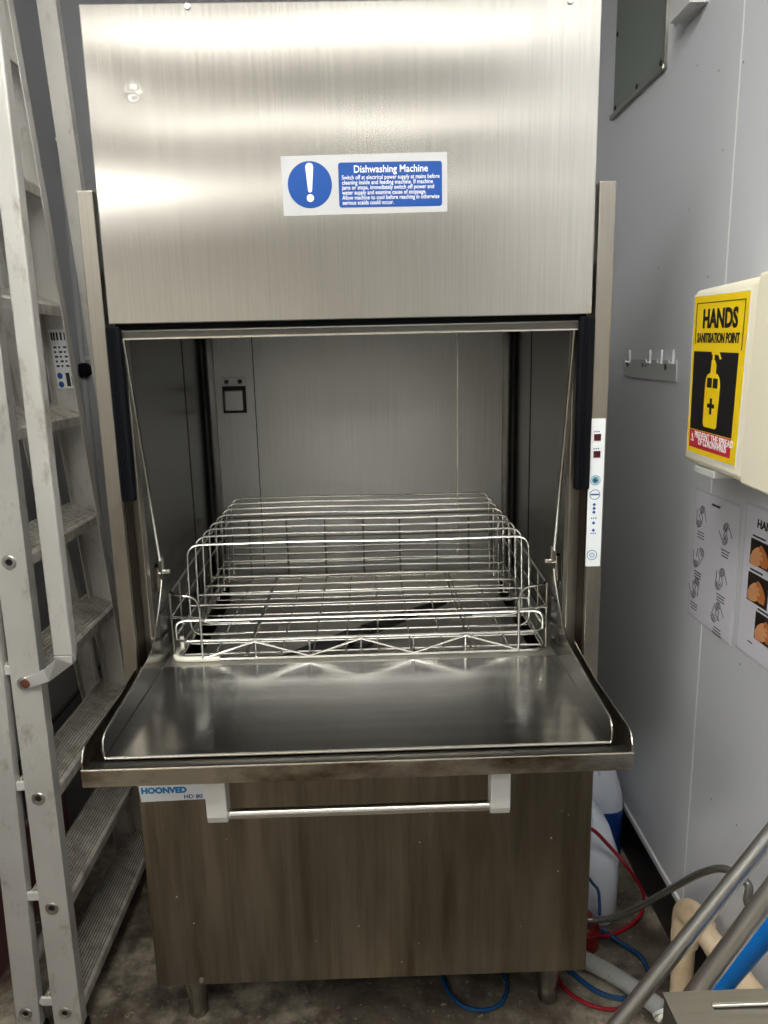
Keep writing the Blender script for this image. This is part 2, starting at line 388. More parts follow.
lines = ['Switch off at electrical power supply at mains before', 'cleaning inside and feeding machine. If machine', 'jams or stops, immediately switch off power and', 'water supply and examine cause of stoppage.', 'Allow machine to cool before reaching in otherwise', 'serious scalds could occur.']
for i, (ln, wd) in enumerate(zip(lines, (.148, .138, .140, .128, .148, .078))):
    text('instruction_text', ln, .0085, 'white', st, (-.011, -.0052, 1.5475-.0072*i), (1, 0, 0), (0, 0, 1), 'LEFT', wd, bold=.0001)
# wash chamber
X0, X1, YC, ZF = -.392, .392, .70, .665
def arc(cx, cy, r, a0, a1, n=6): return [(cx+r*math.cos(math.radians(a0+(a1-a0)*k/n)), cy+r*math.sin(math.radians(a0+(a1-a0)*k/n))) for k in range(n+1)]
q = MB(); 
q.box(X0+.03, X1-.03, YC, YC+.004, ZF, 1.42)
q.build('chamber_back_wall', 'chamber', D)
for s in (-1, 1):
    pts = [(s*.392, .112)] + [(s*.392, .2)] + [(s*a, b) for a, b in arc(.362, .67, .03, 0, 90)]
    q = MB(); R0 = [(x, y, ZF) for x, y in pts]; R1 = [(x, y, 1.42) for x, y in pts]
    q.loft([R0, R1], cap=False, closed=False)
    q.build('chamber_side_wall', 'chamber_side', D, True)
    q = MB(); q.box(min(s*.393, s*.3905), max(s*.393, s*.3905), .50, .5025, ZF, 1.42); q.build('side_seam', 'dark', D)
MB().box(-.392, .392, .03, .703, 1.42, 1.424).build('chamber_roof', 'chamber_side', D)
MB().box(-.2655, -.2635, YC-.0012, YC, .74, 1.42).build('back_seam', 'dark', D)
MB().box(.2465, .2495, YC-.002, YC, .74, 1.42).build('back_seam', 'edge', D)
# ledge and filter plate
q = MB(); q.box(-.39, .39, .09, .135, .7235, .7265); q.box(-.39, .39, .655, .70, .7235, .7265)
q.box(-.39, -.35, .135, .655, .7235, .7265); q.box(.35, .39, .135, .655, .7235, .7265); q.build('tank_ledge', 'tankfloor', D)
q = MB(); q.box(-.35, .35, .135, .655, .664, .667)
for k in range(7): q.box(-.35+.1*k+.045, -.35+.1*k+.048, .136, .654, .667, .669)
q.build('filter_plate', 'tankfloor', D)
for y in (.1365, .652): MB().box(-.35, .35, y, y+.002, .667, .7234).build('tank_wall', 'tankfloor', D)
# wash arm
wa = MB().lathe([(.032, 0), (.034, .01), (.024, .022), (.012, .03), (.001, .032)], (-.01, .33, .672), seg=20).build('wash_arm', 'dark', D, True)
for a in (43, 223):
    ca, sa = math.cos(math.radians(a)), math.sin(math.radians(a)); q = MB(); rr = []
    for t, wd, hh in ((.02, .022, .012), (.14, .019, .011), (.275, .013, .006)):
        c = Vector((-.01+ca*t, .33+sa*t, .694)); nx = Vector((-sa, ca, 0))
        rr.append([c+nx*wd*math.cos(u)+Vector((0, 0, hh*math.sin(u))) for u in (2*math.pi*k/12 for k in range(12))])
    q.loft(rr); q.build('arm_blade', 'dark', wa, True)
# overflow plate on the back wall
B = MB().box(-.349, -.283, YC-.004, YC-.0008, 1.147, 1.238, bev=.001).build('wall_bracket', 'chamber', D)
MB().box(-.345, -.286, YC-.006, YC-.004, 1.150, 1.217).build('bracket_recess', 'dark', B)
MB().prism([(-.339, 1.157), (-.294, 1.157), (-.294, 1.207), (-.339, 1.207)], 'y', YC-.014, YC-.0062).build('bracket_flap', 'chamber', B, bevel=.003)
for x in (-.333, -.300): MB().lathe([(.001, -.008), (.005, -.007), (.006, -.004)], (x, YC, 1.228), 'y', 12).build('screw', 'dark', B, True)
# link rods
for s, cx in ((-1, -.006), (1, -.006)):
    x = cx + s*.364
    q = MB().tube([(x, .022, 1.325), (x+s*.001, .124, .915)], .0032, 8).build('link_rod', 'wire', D, True)
    MB().box(x-.004, x+.004, .119, .129, .905, .93, bev=.001).build('rod_end', 'edge', q)
    MB().tube([(x-s*.014, .128, .902), (x+s*.014, .128, .902)], .005, 12).build('pivot_pin', 'edge', q, True)
# lower door (open, lying flat)
cx = -.006
door = MB().box(cx-.366, cx+.366, -.228, .092, .7245, .728).build('lower_door', 'pan', D)
MB().tube([(cx-.366, -.229, .7275), (cx+.366, -.229, .7275)], .0022, 8).build('pan_edge', 'edge', door, True)
MB().box(cx-.389, cx+.389, -.257, -.2315, .7155, .7235).build('front_ledge', 'lipsteel', door)
q = MB(); q.box(cx-.3895, cx+.3895, -.2605, -.2575, .7005, .7265); q.build('front_face', 'rim', door, bevel=.001)
MB().tube([(cx-.3895, -.259, .7268), (cx+.3895, -.259, .7266)], .0009, 8).build('rim_edge', 'edge', door, True)
MB().box(cx-.386, cx+.386, -.2570, .02, .7005, .704).build('outer_skin', 'body', door)
for s in (-1, 1):
    xi = cx + s*.3665; xo = cx + s*.3885
    pr = [(-.228, .7285), (-.2295, .742), (-.226, .754), (-.218, .760), (-.125, .768), (0, .779), (.028, .786), (.054, .800), (.095, .838), (.120, .868), (.130, .885), (.134, .90), (.142, .90), (.142, .7285)]
    a, b = sorted((xi, xi+s*.002)); f = MB().prism(pr, 'x', a, b).build('inner_flange', 'flangein', door)
    ed = [(xi+s*.001, y, z) for y, z in pr[:11]]
    MB().tube(ed, .0015, 6).build('flange_edge', 'edge', f, True)
    q = MB(); a, b = sorted((xi+s*.002, xi+s*.011)); q.prism([(.108, .868), (.142, .868), (.142, .912), (.132, .916), (.12, .912)], 'x', a, b); q.build('clevis', 'flange', f, bevel=.001)
    po = [(-.2575, .704), (-.2575, .738), (-.252, .750), (-.243, .7555), (-.082, .757), (.046, .772), (.046, .72), (.02, .704)]
    a, b = sorted((xo, xo-s*.0018)); f = MB().prism(po, 'x', a, b).build('outer_flange', 'rim', door)
    MB().tube([(xo-s*.0009, y, z) for y, z in po[1:6]], .0014, 6).build('flange_edge', 'edge', f, True)
    a, b = sorted((xi+s*.0022, xo-s*.002)); MB().box(a, b, -.2314, .03, .7155, .7185).build('side_channel', 'channel', door)
hb = MB().tube([(-.216, -.224, .6285), (.199, -.224, .6285)], .0078, 20).build('door_handle', 'wire', door, True)
for x0, x1 in ((-.231, -.201), (.184, .213)):
    MB().prism([(-.210, .7003), (-.238, .7003), (-.238, .632), (-.234, .621), (-.214, .621), (-.210, .632)], 'x', x0, x1).build('handle_bracket', 'satin', hb, bevel=.0015)
# maker's plate
pl = MB().prism([(-.408, .5425), (-.278, .5430), (-.278, .5130), (-.4055, .5105)], 'y', -.0012, -.0001).build('name_plate', 'white', D)
text('name_lettering', 'HOONVED', .0155, 'bluelogo', pl, (-.4040, -.0016, .5275), (1, 0, 0), (0, 0, 1), 'LEFT', .081, bold=.0009)
text('model_lettering', 'HD 80', .0105, 'blue', pl, (-.3290, -.0016, .5155), (1, 0, 0), (0, 0, 1), 'LEFT', .033, bold=.0002)
# control panel on the right column
cp = MB().prism(rrect(.3818, .4068, .927, 1.177, .001), 'y', -.0012, -.0001).build('control_panel', 'panelwhite', D)
for z in (1.1465, 1.1185): MB().box(.3885, .4000, -.0022, -.0011, z-.0055, z+.0055).build('digital_display', 'displayred', cp)
def ring(x, z, r, name, mat='cyan', fill=None):
    q = MB(); q.tube([(x+r*math.cos(a), -.0014, z+r*math.sin(a)) for a in (2*math.pi*k/28 for k in range(28))], .0006, 6, loop=True)
    o = q.build(name, mat, cp, True)
    if fill: MB().prism(circle((x, z), r-.002, 24), 'y', -.0016, -.0012).build('button_face', fill, o)
    return o
r_ = ring(.3935, 1.075, .0078, 'start_button', 'cyan', 'cyan'); MB().prism([(.391, 1.072), (.391, 1.078), (.397, 1.075)], 'y', -.0021, -.0017).build('triangle_mark', 'black', r_)
r_ = ring(.3935, 1.051, .0082, 'cycle_button'); MB().box(.3865, .4005, -.0017, -.0012, 1.0498, 1.0522).build('button_mark', 'blue', r_)
for z in (1.034, 1.0275, 1.021, 1.0025, .990):
    MB().prism([(.3930-.003, z), (.3930, z+.003), (.3930+.003, z), (.3930, z-.003)], 'y', -.0016, -.0012).build('indicator', 'blue', cp)
for z in (1.1545, 1.1265, 1.0095, .9835):
    q = MB(); 
    for k in range(3): q.box(.3885+k*.0035, .3905+k*.0035, -.0015, -.0012, z, z+.0022)
    q.build('symbol', 'blue', cp)
r_ = ring(.3922, .947, .0082, 'power_button'); 
q = MB(); q.tube([(.3922+.0038*math.cos(a), -.0015, .947+.0038*math.sin(a)) for a in (math.radians(125+290*k/16) for k in range(17))], .0005, 6); q.tube([(.3922, -.0015, .947), (.3922, -.0015, .952)], .0005, 6); q.build('power_mark', 'blue', r_, True)

# small dried specks on the cabinet front
rs = random.Random(5)
q = MB()
for k in range(16):
    x, z, rr_ = rs.uniform(-.38, .38), rs.uniform(.15, .5), rs.uniform(.0007, .0018)
    q.prism(circle((x, z), rr_, 7), 'y', -.0006, .0)
q.build('dried_specks', 'clip', D)
# ================================================================== WIRE RACK
K = thing('wire_rack', 'square stainless wire rack with rounded hoops inside the open machine', 'rack')
RX, RY0, RY1, RZ = .354, .115, .650, .7315
def wire(pts, r, name, mat='wire', parent=None, loop=False, seg=8): return MB().tube(pts, r, seg, loop=loop).build(name, mat, parent or K, True)
def rectloop(x, y0, y1, z, rad=.03):
    out = []
    for a_, b_, s0 in ((x-rad, y1-rad, 0), (-x+rad, y1-rad, 90), (-x+rad, y0+rad, 180), (x-rad, y0+rad, 270)):
        for k in range(7):
            t = math.radians(s0+90*k/6); out.append((a_+rad*math.cos(t)-.006, b_+rad*math.sin(t), z))
    return out
wire(rectloop(RX, RY0, RY1, RZ), .0030, 'base_frame', loop=True)
wire(rectloop(RX, RY0, RY1, .7685), .0027, 'lower_rail', loop=True)
q = MB()
XF0, XF1 = -.303, .293
zz = [(XF0, .734), (-.2045, .7655), (-.1025, .734), (-.005, .7655), (.0945, .734), (.1935, .7655), (XF1, .734)]
q.tube([(x, RY0-.003, z) for x, z in zz], .0022, 8)
q.build('zigzag_brace', 'wire', K, True)
for x in (-.2045, -.1025, -.005, .0945, .1935):
    q = MB().tube([(x, RY0+.002, .7295), (x, RY0+.002, .7685)], .0019, 6).build('front_strut', 'wire', K, True)
# wide low front hoop
wire(fillet([(-.353, .125, .7685), (-.353, .125, .806), (.341, .125, .806), (.341, .125, .7685)], .032), .0026, 'front_hoop')
# side rails with turned in front ends
for s in (-1, 1):
    X = s*RX-.006; XI = XF0 if s < 0 else XF1
    wire(fillet([(X, .645, .888), (X, .118, .858), (XI, .112, .857), (XI, .112, .7315)], .028, 8), .0026, 'side_rail')
    wire([(X, .645, .835), (X, .122, .814), (XI, .114, .814)], .0024, 'side_rail')
    for k in range(8):
        y = .13+.073*k; wire([(X+s*.001, y, .7315), (X+s*.001, y, .858+.03*(y-.13)/.515)], .0018, 'side_strut', 'wiredark', seg=6)
# back grid
for x in (-.345, -.29, -.195, -.098, 0, .093, .188, .27, .330):
    wire([(x, .648, .7315), (x, .648, .882)], .0026, 'back_strut', 'basewire', seg=6)
for z in (.888, .835, .79): wire([(-.36, .650, z), (.348, .650, z)], .0022, 'back_rail', 'wiredark', seg=6)
# upright hoops that hold trays
ys = [.190, .256, .318, .382, .450, .512, .575, .637]
for i, y in enumerate(ys):
    xa, xb = -.340+.001*i, .329-.001*i; zt = .9355+.0007*i; wob = random.uniform(-.0015, .0015)
    e = ([(-.235, y, .752), (xa-.001, y, .752)], [(xb+.001, y, .752), (.225, y, .752)]) if i < 2 else ([(xa-.001, y, .740)], [(xb+.001, y, .740)])
    h = MB().tube(fillet(e[0]+[(xa+.003, y+wob, zt), (-.12, y, zt+.002), (.1, y, zt-.001), (xb-.003, y-wob, zt)]+e[1], .026, 7), .0023, 8).build('tray_hoop', 'wire', K, True)
    MB().tube([(xa, y+.003, .812), (-.1, y+.003, .8105), (.1, y+.003, .8115), (xb, y+.003, .808)], .0021, 8).build('hoop_crossbar', 'wire', h, True)
# base grid
for k in range(12):
    x = -.345+.0622*k; wire([(x, RY0+.004, .7365), (x, RY1-.004, .7365)], .0015, 'base_wire', 'basewire', seg=6)
for k in range(10):
    y = .135+.054*k; wire([(-.352, y, .7335), (.340, y, .7335)], .0016, 'base_wire', 'wire', seg=6)
for x in (-.225, .205): wire([(x, RY0+.004, .7325), (x, RY1-.004, .7325)], .003, 'base_runner', 'wiredark')
# white clip at the front left corner
c_ = [( -.336+.0 , .1135), (-.272, .1135)]
pts = [Vector((-.360, .165, .7325)), Vector((-.360, .1145, .7325)), Vector((-.272, .1145, .7325))]
MB().tube(fillet(pts, .030, 8), .0055, 10).build('corner_clip', 'clip', K, True)['label'] = 'white plastic corner clip'
MB().tube([(-.354, .165, .7585), (-.347, .14, .742)], .004, 8).build('clip_tab', 'clip', K, True)

# ================================================================== STEP LADDER
Ld = thing('step_ladder', 'tall folded aluminium step ladder standing sideways left of the machine', 'ladder')
LX = lambda z: -.5586-.0224*z
YN = lambda z: -.0025+.0567*z
YF = lambda z: .5417-.1195*z
ZT = 2.2
def chan(name, xr, y, z0, z1, w, dep, t, mat, side, parent=Ld):
    """C channel: web at y, flanges reaching dep towards +y (side=1) or -y (side=-1); xr,y functions of z"""
    def prof(z):
        x1 = xr(z); x0 = x1-w; yy = y(z); s = side
        return [(x0, yy, z), (x1, yy, z), (x1, yy+s*dep, z), (x1-t, yy+s*dep, z), (x1-t, yy+s*t, z), (x0+t, yy+s*t, z), (x0+t, yy+s*dep, z), (x0, yy+s*dep, z)]
    return MB().loft([prof(z0), prof(z1)]).build(name, mat, parent, bevel=.0012)
def rivet(c, parent, d=-1):
    q = MB().lathe([(.0115, 0), (.0125, d*.002), (.011, d*.0035), (.0068, d*.0035), (.0060, d*.001), (.0005, d*.0006)], c, 'y', 20).build('rivet', 'rivet', parent, True)
    MB().lathe([(.0058, d*.0006), (.0058, d*.0016), (.0005, d*.0017)], c, 'y', 16).build('rivet_hole', 'dark', q, True)
A = chan('front_stile', lambda z: LX(z)-.001, YN, 0.012, ZT, .053, .026, .003, 'alloy', 1)
Bk = chan('front_stile', LX, YF, 0.012, ZT, .053, .026, .003, 'alloy_in', -1)
Er = chan('rear_stile', lambda z: -.640+.004*z, lambda z: -.002+.045*z, .012, ZT, .045, .022, .003, 'alloy', 1)
Ef = chan('rear_stile', lambda z: -.604-.052*z if z < 1.2 else -.604-.052*z, lambda z: .52-.115*z, .012, ZT, .045, .022, .003, 'alloy_in', -1)
for s_, z_, y_ in ((A, 0, YN(0)), (Bk, 0, YF(0))):
    x_ = LX(0); a, b = (y_-.004, y_+.03) if s_ is A else (y_-.03, y_+.004)
    MB().box(x_-.058, x_+.003, a, b, 0, .034, bev=.003).build('rubber_foot', 'rubber', s_)
for s_, x_, a, b in ((Er, -.638, -.006, .026), (Ef, -.604, .494, .526)):
    MB().box(x_-.049, x_+.003, a, b, 0, .034, bev=.003).build('rubber_foot', 'rubber', s_)
for i in range(9):
    z = .0742+.22*i; x1 = LX(z)-.001; x0 = x1-.068; y0 = YN(z)+.004; y1 = YF(z)-.004; rise = .025
    q = MB(); prof = []
    n = 12                                      # ribbed top, ribs run along the tread
    top = []
    for k in range(n):
        for t, hgt in ((k+.0, .0026), (k+.45, .0026), (k+.5, 0), (k+.95, 0)):
            top.append((x1-.004-.060*t/n, z+.003+rise*t/n+hgt))
    prof = [(x1, z-.018), (x1, z)] + top + [(x0, z+rise), (x0, z+rise-.018), (x0+.004, z+rise-.018), (x0+.004, z+rise-.004), (x1-.004, z-.003), (x1-.004, z-.018)]
    q.loft([[(x, y0, zz_) for x, zz_ in prof], [(x, y1, zz_) for x, zz_ in prof]])
    tr = q.build('tread', 'tread', Ld); tr.data.materials.append(M['groove'])
    for p in tr.data.polygons:
        c3 = p.center; t = (x1-.004-c3.x)/.060
        if 0 < t < 1 and abs(c3.z-(z+.003+rise*t)) < .0008 and p.normal.z > .5: p.material_index = 1
    q = MB(); q.box(x0-.006, x0+.016, y0-.004, y0+.003, z+rise-.016, z+rise+.002, bev=.002); q.box(x0-.009, x0-.006, y0-.002, y0+.003, z+rise-.013, z+rise-.006)
    q.build('tread_end', 'satin', tr)
    rivet((x1-.029, YN(z)-.0003, z-.006-.0), A)
    if i in (0,): rivet((-.662, -.0025, z+.0), Er)
# spreader tube and gusset low on the ladder
MB().tube([(-.592, YN(.255)+.004, .268), (-.592, YF(.255)-.004, .268)], .011, 14).build('brace_tube', 'tread', Ld, True)
MB().tube([(-.655, .01, .16), (-.655, .50, .16)], .012, 12).build('rear_brace', 'alloy_in', Ld, True)
MB().tube([(-.632, YF(.7)-.03, .56), (-.636, YF(.7)-.03, .70)], .006, 10).build('lock_bar', 'alloy_in', Ld, True)
MB().tube([(-.655, .30, 1.36), (-.655, .42, 1.36)], .011, 12).build('rear_brace', 'alloy_in', Ld, True)
# handrails
hr = MB().box(-.516, -.485, -.034, -.008, .806, ZT, bev=.003).build('handrail', 'alloy', Ld)
q = MB(); q.loft([[(-.516, -.034, .806), (-.485, -.034, .806), (-.485, -.010, .806), (-.516, -.010, .806)], [(-.516, -.030, .797), (-.487, -.030, .790), (-.487, -.014, .790), (-.516, -.014, .797)],
             [(-.560, .020, .760), (-.552, .020, .738), (-.552, .026, .738), (-.560, .026, .760)], [(-.600, .034, .740), (-.596, .034, .720), (-.596, .0385, .720), (-.600, .0385, .740)]])
br = q.build('handrail_bracket', 'satin', hr, bevel=.001)
MB().lathe([(.0085, 0), (.0075, -.004), (.0005, -.0045)], (-.600, .035, .729), 'y', 16).build('rivet', plain('rusty_rivet', (120, 72, 58), .5, .5), br, True)
hr2 = MB().loft([[(x-.036, y, z), (x, y, z), (x, y+.024, z), (x-.036, y+.024, z)] for x, y, z in ((-.528, .47, .90), (-.545, .405, 1.62), (-.554, .36, ZT))]).build('handrail', 'alloy_in', Ld)
# label on far stile
zl0, zl1 = 1.232, 1.352
def FS(u, z): return (LX(z)-.053+.010+u*.040, YF(z)-.0036, z)
q = MB(); q.loft([[FS(0, zl0), FS(1, zl0), FS(1, zl0+.0001), FS(0, zl0+.0001)], [FS(0, zl1), FS(1, zl1), FS(1, zl1+.0001), FS(0, zl1+.0001)]], cap=False)
lb = MB(); a = [FS(0, zl0), FS(1, zl0), FS(1, zl1), FS(0, zl1)]; lb.loft([a, [(x, y-.0006, z) for x, y, z in a]]); lb = lb.build('safety_label', 'white', Ld)
def mark(u, z, du, dz, mat, name='label_print'):
    a = [FS(u, z), FS(u+du, z), FS(u+du, z+dz), FS(u, z+dz)]; MB().loft([[(x, y-.0007, zz_) for x, y, zz_ in a], [(x, y-.0011, zz_) for x, y, zz_ in a]]).build(name, mat, lb)
for u in (.08, .2, .36, .55, .75): mark(u, 1.330, .09, .016, 'black')
for r in range(5):
    for c in range(3): mark(.12+.25*c, 1.276+.0095*r, .1 if (r+c) % 2 else .16, .004, 'ink')
for z in (1.24, 1.258):
    a = [FS(.2+.14*math.cos(t), z+.0065*math.sin(t)) for t in (2*math.pi*k/16 for k in range(16))]
    MB().loft([[(x, y-.0007, zz_) for x, y, zz_ in a], [(x, y-.0011, zz_) for x, y, zz_ in a]]).build('blue_disc', 'blue', lb)
mark(.5, 1.236, .2, .028, 'ink'); mark(.78, 1.236, .12, .02, 'ink')
q = None

# ================================================================== RIGHT WALL THINGS
def wallpoly(poly, x0, x1): return MB().prism(poly, 'x', x0, x1)       # poly in (y, z)
# access plate
P = thing('access_panel', 'green-grey metal cover plate screwed high on the right wall', 'panel')
wallpoly([(.465, 1.857), (.785, 1.857), (.785, 2.15), (.465, 2.15)], XW-.004, XW-.0005).build('cover_plate', 'green', P)
q = MB(); q.box(XW-.009, XW-.0005, .455, .80, 1.846, 1.857, bev=.002); q.box(XW-.007, XW-.0005, .455, .465, 1.857, 2.15); q.build('plate_frame', 'table', P)
for y, z in ((.478, 1.866), (.62, 1.866), (.77, 1.866), (.774, 2.03)): MB().lathe([(.001, -.003), (.005, -.002), (.006, 0)], (XW-.004, y, z), 'x', 12).build('screw', 'dark', P, True)
# trunking end at the top
T = thing('cable_trunking', 'small white plastic trunking end at the top of the right wall', 'trunking')
q = MB(); q.box(XW-.035, XW-.0005, .27, .36, 1.893, 1.90); q.box(XW-.035, XW-.031, .27, .36, 1.90, 1.96); q.box(XW-.004, XW-.0005, .27, .36, 1.90, 1.96); q.box(XW-.031, XW-.004, .27, .275, 1.90, 1.96); q.build('trunking_shell', 'lip', T)
MB().tube([(XW-.018, .345, 1.965), (XW-.018, .37, 1.93), (XW-.01, .40, 1.905)], .004, 8).build('cable', 'clear', T, True)
# hook strip
Hk = thing('hook_strip', 'hazy plastic strip with four clear hooks on the right wall', 'hooks')
wallpoly([(.318, 1.262), (.640, 1.262), (.632, 1.222), (.312, 1.219)], XW-.0022, XW-.0005).build('backing_strip', 'clearstrip', Hk)
for y in (.588, .455, .390, .328):
    h = MB().box(XW-.0075, XW-.0022, y-.0028, y+.0028, 1.254, 1.284, bev=.0012).build('hook', 'clear', Hk)
    MB().tube(fillet([(XW-.006, y, 1.258), (XW-.013, y, 1.256), (XW-.013, y, 1.264)], .004, 4), .0016, 8).build('hook_tip', 'clear', h, True)
for y, z, s in ((.607, 1.251, .006), (.505, 1.250, .005), (.484, 1.249, .003), (.372, 1.248, .007)):
    wallpoly(circle((y, z), s, 10), XW-.003, XW-.0021).build('printed_symbol', 'ink', Hk)
# dispenser
DX = .545
Dp = thing('soap_dispenser', 'cream plastic hand sanitiser dispenser with a yellow sign on the right wall', 'dispenser')
q = MB()
yy = (.018, -.330)
def sec(x, ins): return [(x, yy[0]-ins*.6, 1.100+ins*.5), (x, yy[0]-ins*.6, 1.378-ins*.5), (x, yy[1]+ins, 1.384-ins*.5), (x, yy[1]+ins, 1.090+ins*.5)]
q.loft([sec(XW-.0005, 0), sec(DX+.02, 0), sec(DX+.006, .006), sec(DX, .018)])
body = q.build('dispenser_cover', 'cream', Dp, True, bevel=.006)
q = MB(); q.prism([(-.190, 1.098), (-.322, 1.092), (-.322, 1.382), (-.200, 1.382)], 'x', DX-.005, DX+.01); q.build('front_bulge', 'cream', Dp, bevel=.004)
MB().box(DX+.004, XW-.02, -.09, -.02, 1.088, 1.100, bev=.002).build('spout', 'lip', Dp)
# sign; corners in (y, z) on the plane x = DX
SX = DX-.0007
C4 = {'tl': (.003, 1.3655), 'tr': (-.174, 1.3615), 'br': (-.165, 1.119), 'bl': (-.001, 1.122)}
def SP(u, v, x=0.0):
    a = [C4['tl'][k]*(1-u)+C4['tr'][k]*u for k in (0, 1)]; b = [C4['bl'][k]*(1-u)+C4['br'][k]*u for k in (0, 1)]
    return (SX-x, a[0]*(1-v)+b[0]*v, a[1]*(1-v)+b[1]*v)
def sg(poly, mat, name, d, parent):
    q = MB(); q.loft([[SP(u, v, d) for u, v in poly], [SP(u, v, d+.0004) for u, v in poly]]); return q.build(name, mat, parent)
R4 = lambda u0, u1, v0, v1: [(u0, v0), (u1, v0), (u1, v1), (u0, v1)]
sign = sg(R4(-.02, 1.02, -.012, 1.012), 'white', 'sanitiser_sign', -.0003, Dp); sign['label'] = 'yellow and black hand sanitisation sign'
sg(R4(0, 1, 0, 1), 'yellow', 'yellow_ground', .0003, sign)
sg(R4(.05, .90, .345, .845), 'black', 'black_field', .0008, sign)
sg(R4(.05, .90, .850, .965), 'red', 'red_band', .0008, sign)
for p in (R4(.06, .94, .042, .047), R4(.055, .065, .042, .30), R4(.935, .945, .042, .33)): sg(p, 'black', 'border_line', .0008, sign)
rv = Vector(SP(1, 0))-Vector(SP(0, 0)); uv = Vector(SP(0, 0))-Vector(SP(0, 1))
def stext(body, u, v, size, mat, width, name='sign_text', bold=.0004):
    o = text(name, body, size, mat, sign, SP(u, v, .0014), rv, uv, 'CENTER', width, bold=bold)
stext('HANDS', .52, .195, .038, 'black', .112, bold=.0014)
stext('SANITISATION POINT', .50, .288, .020, 'black', .138, bold=.0006)
stext('PREVENT THE SPREAD', .56, .900, .015, 'white', .128, bold=.0002)
stext('OF CORONAVIRUS', .54, .940, .015, 'white', .095, bold=.0002)
sg([(.08, .925), (.15, .925), (.115, .875)], 'white', 'hazard_triangle', .0012, sign); sg([(.095, .918), (.135, .918), (.115, .888)], 'red', 'hazard_triangle', .0016, sign)
bot = [(.33, .80), (.36, .815), (.58, .815), (.60, .80), (.62, .55), (.60, .505), (.56, .48), (.52, .475), (.52, .42), (.49, .395), (.43, .395), (.42, .475), (.37, .485), (.34, .51), (.33, .55)]
bt = sg(bot, 'yellow', 'bottle_pictogram', .0012, sign)
sg(R4(.445, .475, .355, .40), 'yellow', 'pump_stem', .0012, sign); sg([(.42, .345), (.56, .345), (.61, .385), (.58, .39), (.55, .362), (.42, .362)], 'yellow', 'pump_nozzle', .0012, sign)
sg(R4(.37, .46, .505, .565), 'black', 'bottle_window', .0016, sign); sg(R4(.485, .575, .505, .565), 'black', 'bottle_window', .0016, sign)
sg([(.45, .63), (.49, .63), (.49, .665), (.54, .665), (.54, .69), (.49, .69), (.49, .73), (.45, .73), (.45, .69), (.40, .69), (.40, .665), (.45, .665)], 'black', 'bottle_cross', .0016, sign)
# posters
def poster(label, y0, y1, z0, z1):
    o = thing('instruction_poster', label, 'poster')
    wallpoly([(y0, z0), (y1, z0+.002), (y1, z1), (y0, z1)], XW-.0016, XW-.0004).build('laminate', 'lam', o)
    wallpoly([(y0+.004*(1 if y1 > y0 else -1), z0+.005), (y1-.004*(1 if y1 > y0 else -1), z0+.006), (y1-.004*(1 if y1 > y0 else -1), z1-.005), (y0+.004*(1 if y1 > y0 else -1), z1-.005)], XW-.0022, XW-.0017).build('paper_sheet', 'paper', o)
    return o
p1 = poster('laminated white poster with six line drawings of hand washing', .193, .011, .7665, 1.0235)
rnd = random.Random(3)
for (py, pz) in ((.155, .975), (.055, .965), (.158, .895), (.060, .880), (.165, .83), (.065, .815)):
    g = MB()
    # two hands: curled outlines with fingers
    for hnd in (0, 1):
        ox, oz = py+(.012 if hnd else -.006), pz-.006*hnd; ang = rnd.uniform(-.7, .7)+(math.pi if hnd else 0)
        pts = []
        for k in range(4):
            bx = -.010+.0062*k; L = (.018, .022, .021, .017)[k]
            pts += [(bx, .006), (bx, L), (bx+.0024, L+.002), (bx+.005, L), (bx+.0052, .007)]
        pts = [(-.012, -.016)] + pts + [(.020, .002), (.014, -.008), (.011, -.016)]
        P3 = [(XW-.0026, ox+(a*math.cos(ang)-b*math.sin(ang))*.85, oz+(a*math.sin(ang)+b*math.cos(ang))*.85) for a, b in pts]
        g.tube(P3, .00055, 4)
    g.build('hand_drawing', 'ink', p1)
    q = MB()
    for k in range(3): wd = rnd.uniform(.022, .034); q.box(XW-.0026, XW-.0021, py-wd/2, py+wd/2, pz-.034-.0055*k, pz-.0322-.0055*k)
    q.build('caption_lines', 'ink', p1)
q = MB(); q.box(XW-.0026, XW-.0021, .085, .118, 1.002, 1.006); q.build('title_line', 'ink', p1)
p2 = poster('laminated white poster with dark photos of hands, right of the line-drawing poster', -.006, -.190, .775, 1.034)
text('title_text', 'HAND WASH', .019, 'black', p2, (XW-.0026, -.046, .999), (0, -1, 0), (0, 0, 1), 'LEFT', .120, bold=.0006)
for (ya, yb, za, zb) in ((-.031, -.095, .935, .978), (-.031, -.095, .872, .921), (-.064, -.128, .815, .862), (-.105, -.165, .935, .978), (-.105, -.165, .872, .921)):
    ph = MB().box(XW-.0027, XW-.0022, min(ya, yb), max(ya, yb), za, zb).build('hand_photo', 'photobg', p2)
    cy, cz = (ya+yb)/2, (za+zb)/2
    hp = lambda sgn: [(cy+sgn*a, cz+b) for a, b in ((-.024, -.018), (-.026, -.006), (-.018, .006), (-.008, .013), (.000, .016), (.003, .012), (-.002, .007), (.008, .010), (.012, .006), (.004, .002), (.013, .001), (.013, -.004), (.003, -.005), (.008, -.011), (.002, -.016), (-.010, -.019))]
    MB().prism(hp(1), 'x', XW-.0031, XW-.0027).build('photo_hand', 'skin', ph)
    MB().prism([(a+.004, b-.004) for a, b in hp(-1)], 'x', XW-.0034, XW-.0031).build('photo_hand', 'skin2', ph)
    q = MB(); q.box(XW-.0026, XW-.0021, min(ya, yb)+.02, max(ya, yb)-.004, zb+.0035, zb+.0065); q.build('caption_line', 'ink', p2)
MB().box(XW-.0026, XW-.0021, -.060, -.045, .802, .804).build('caption_line', 'ink', p2)

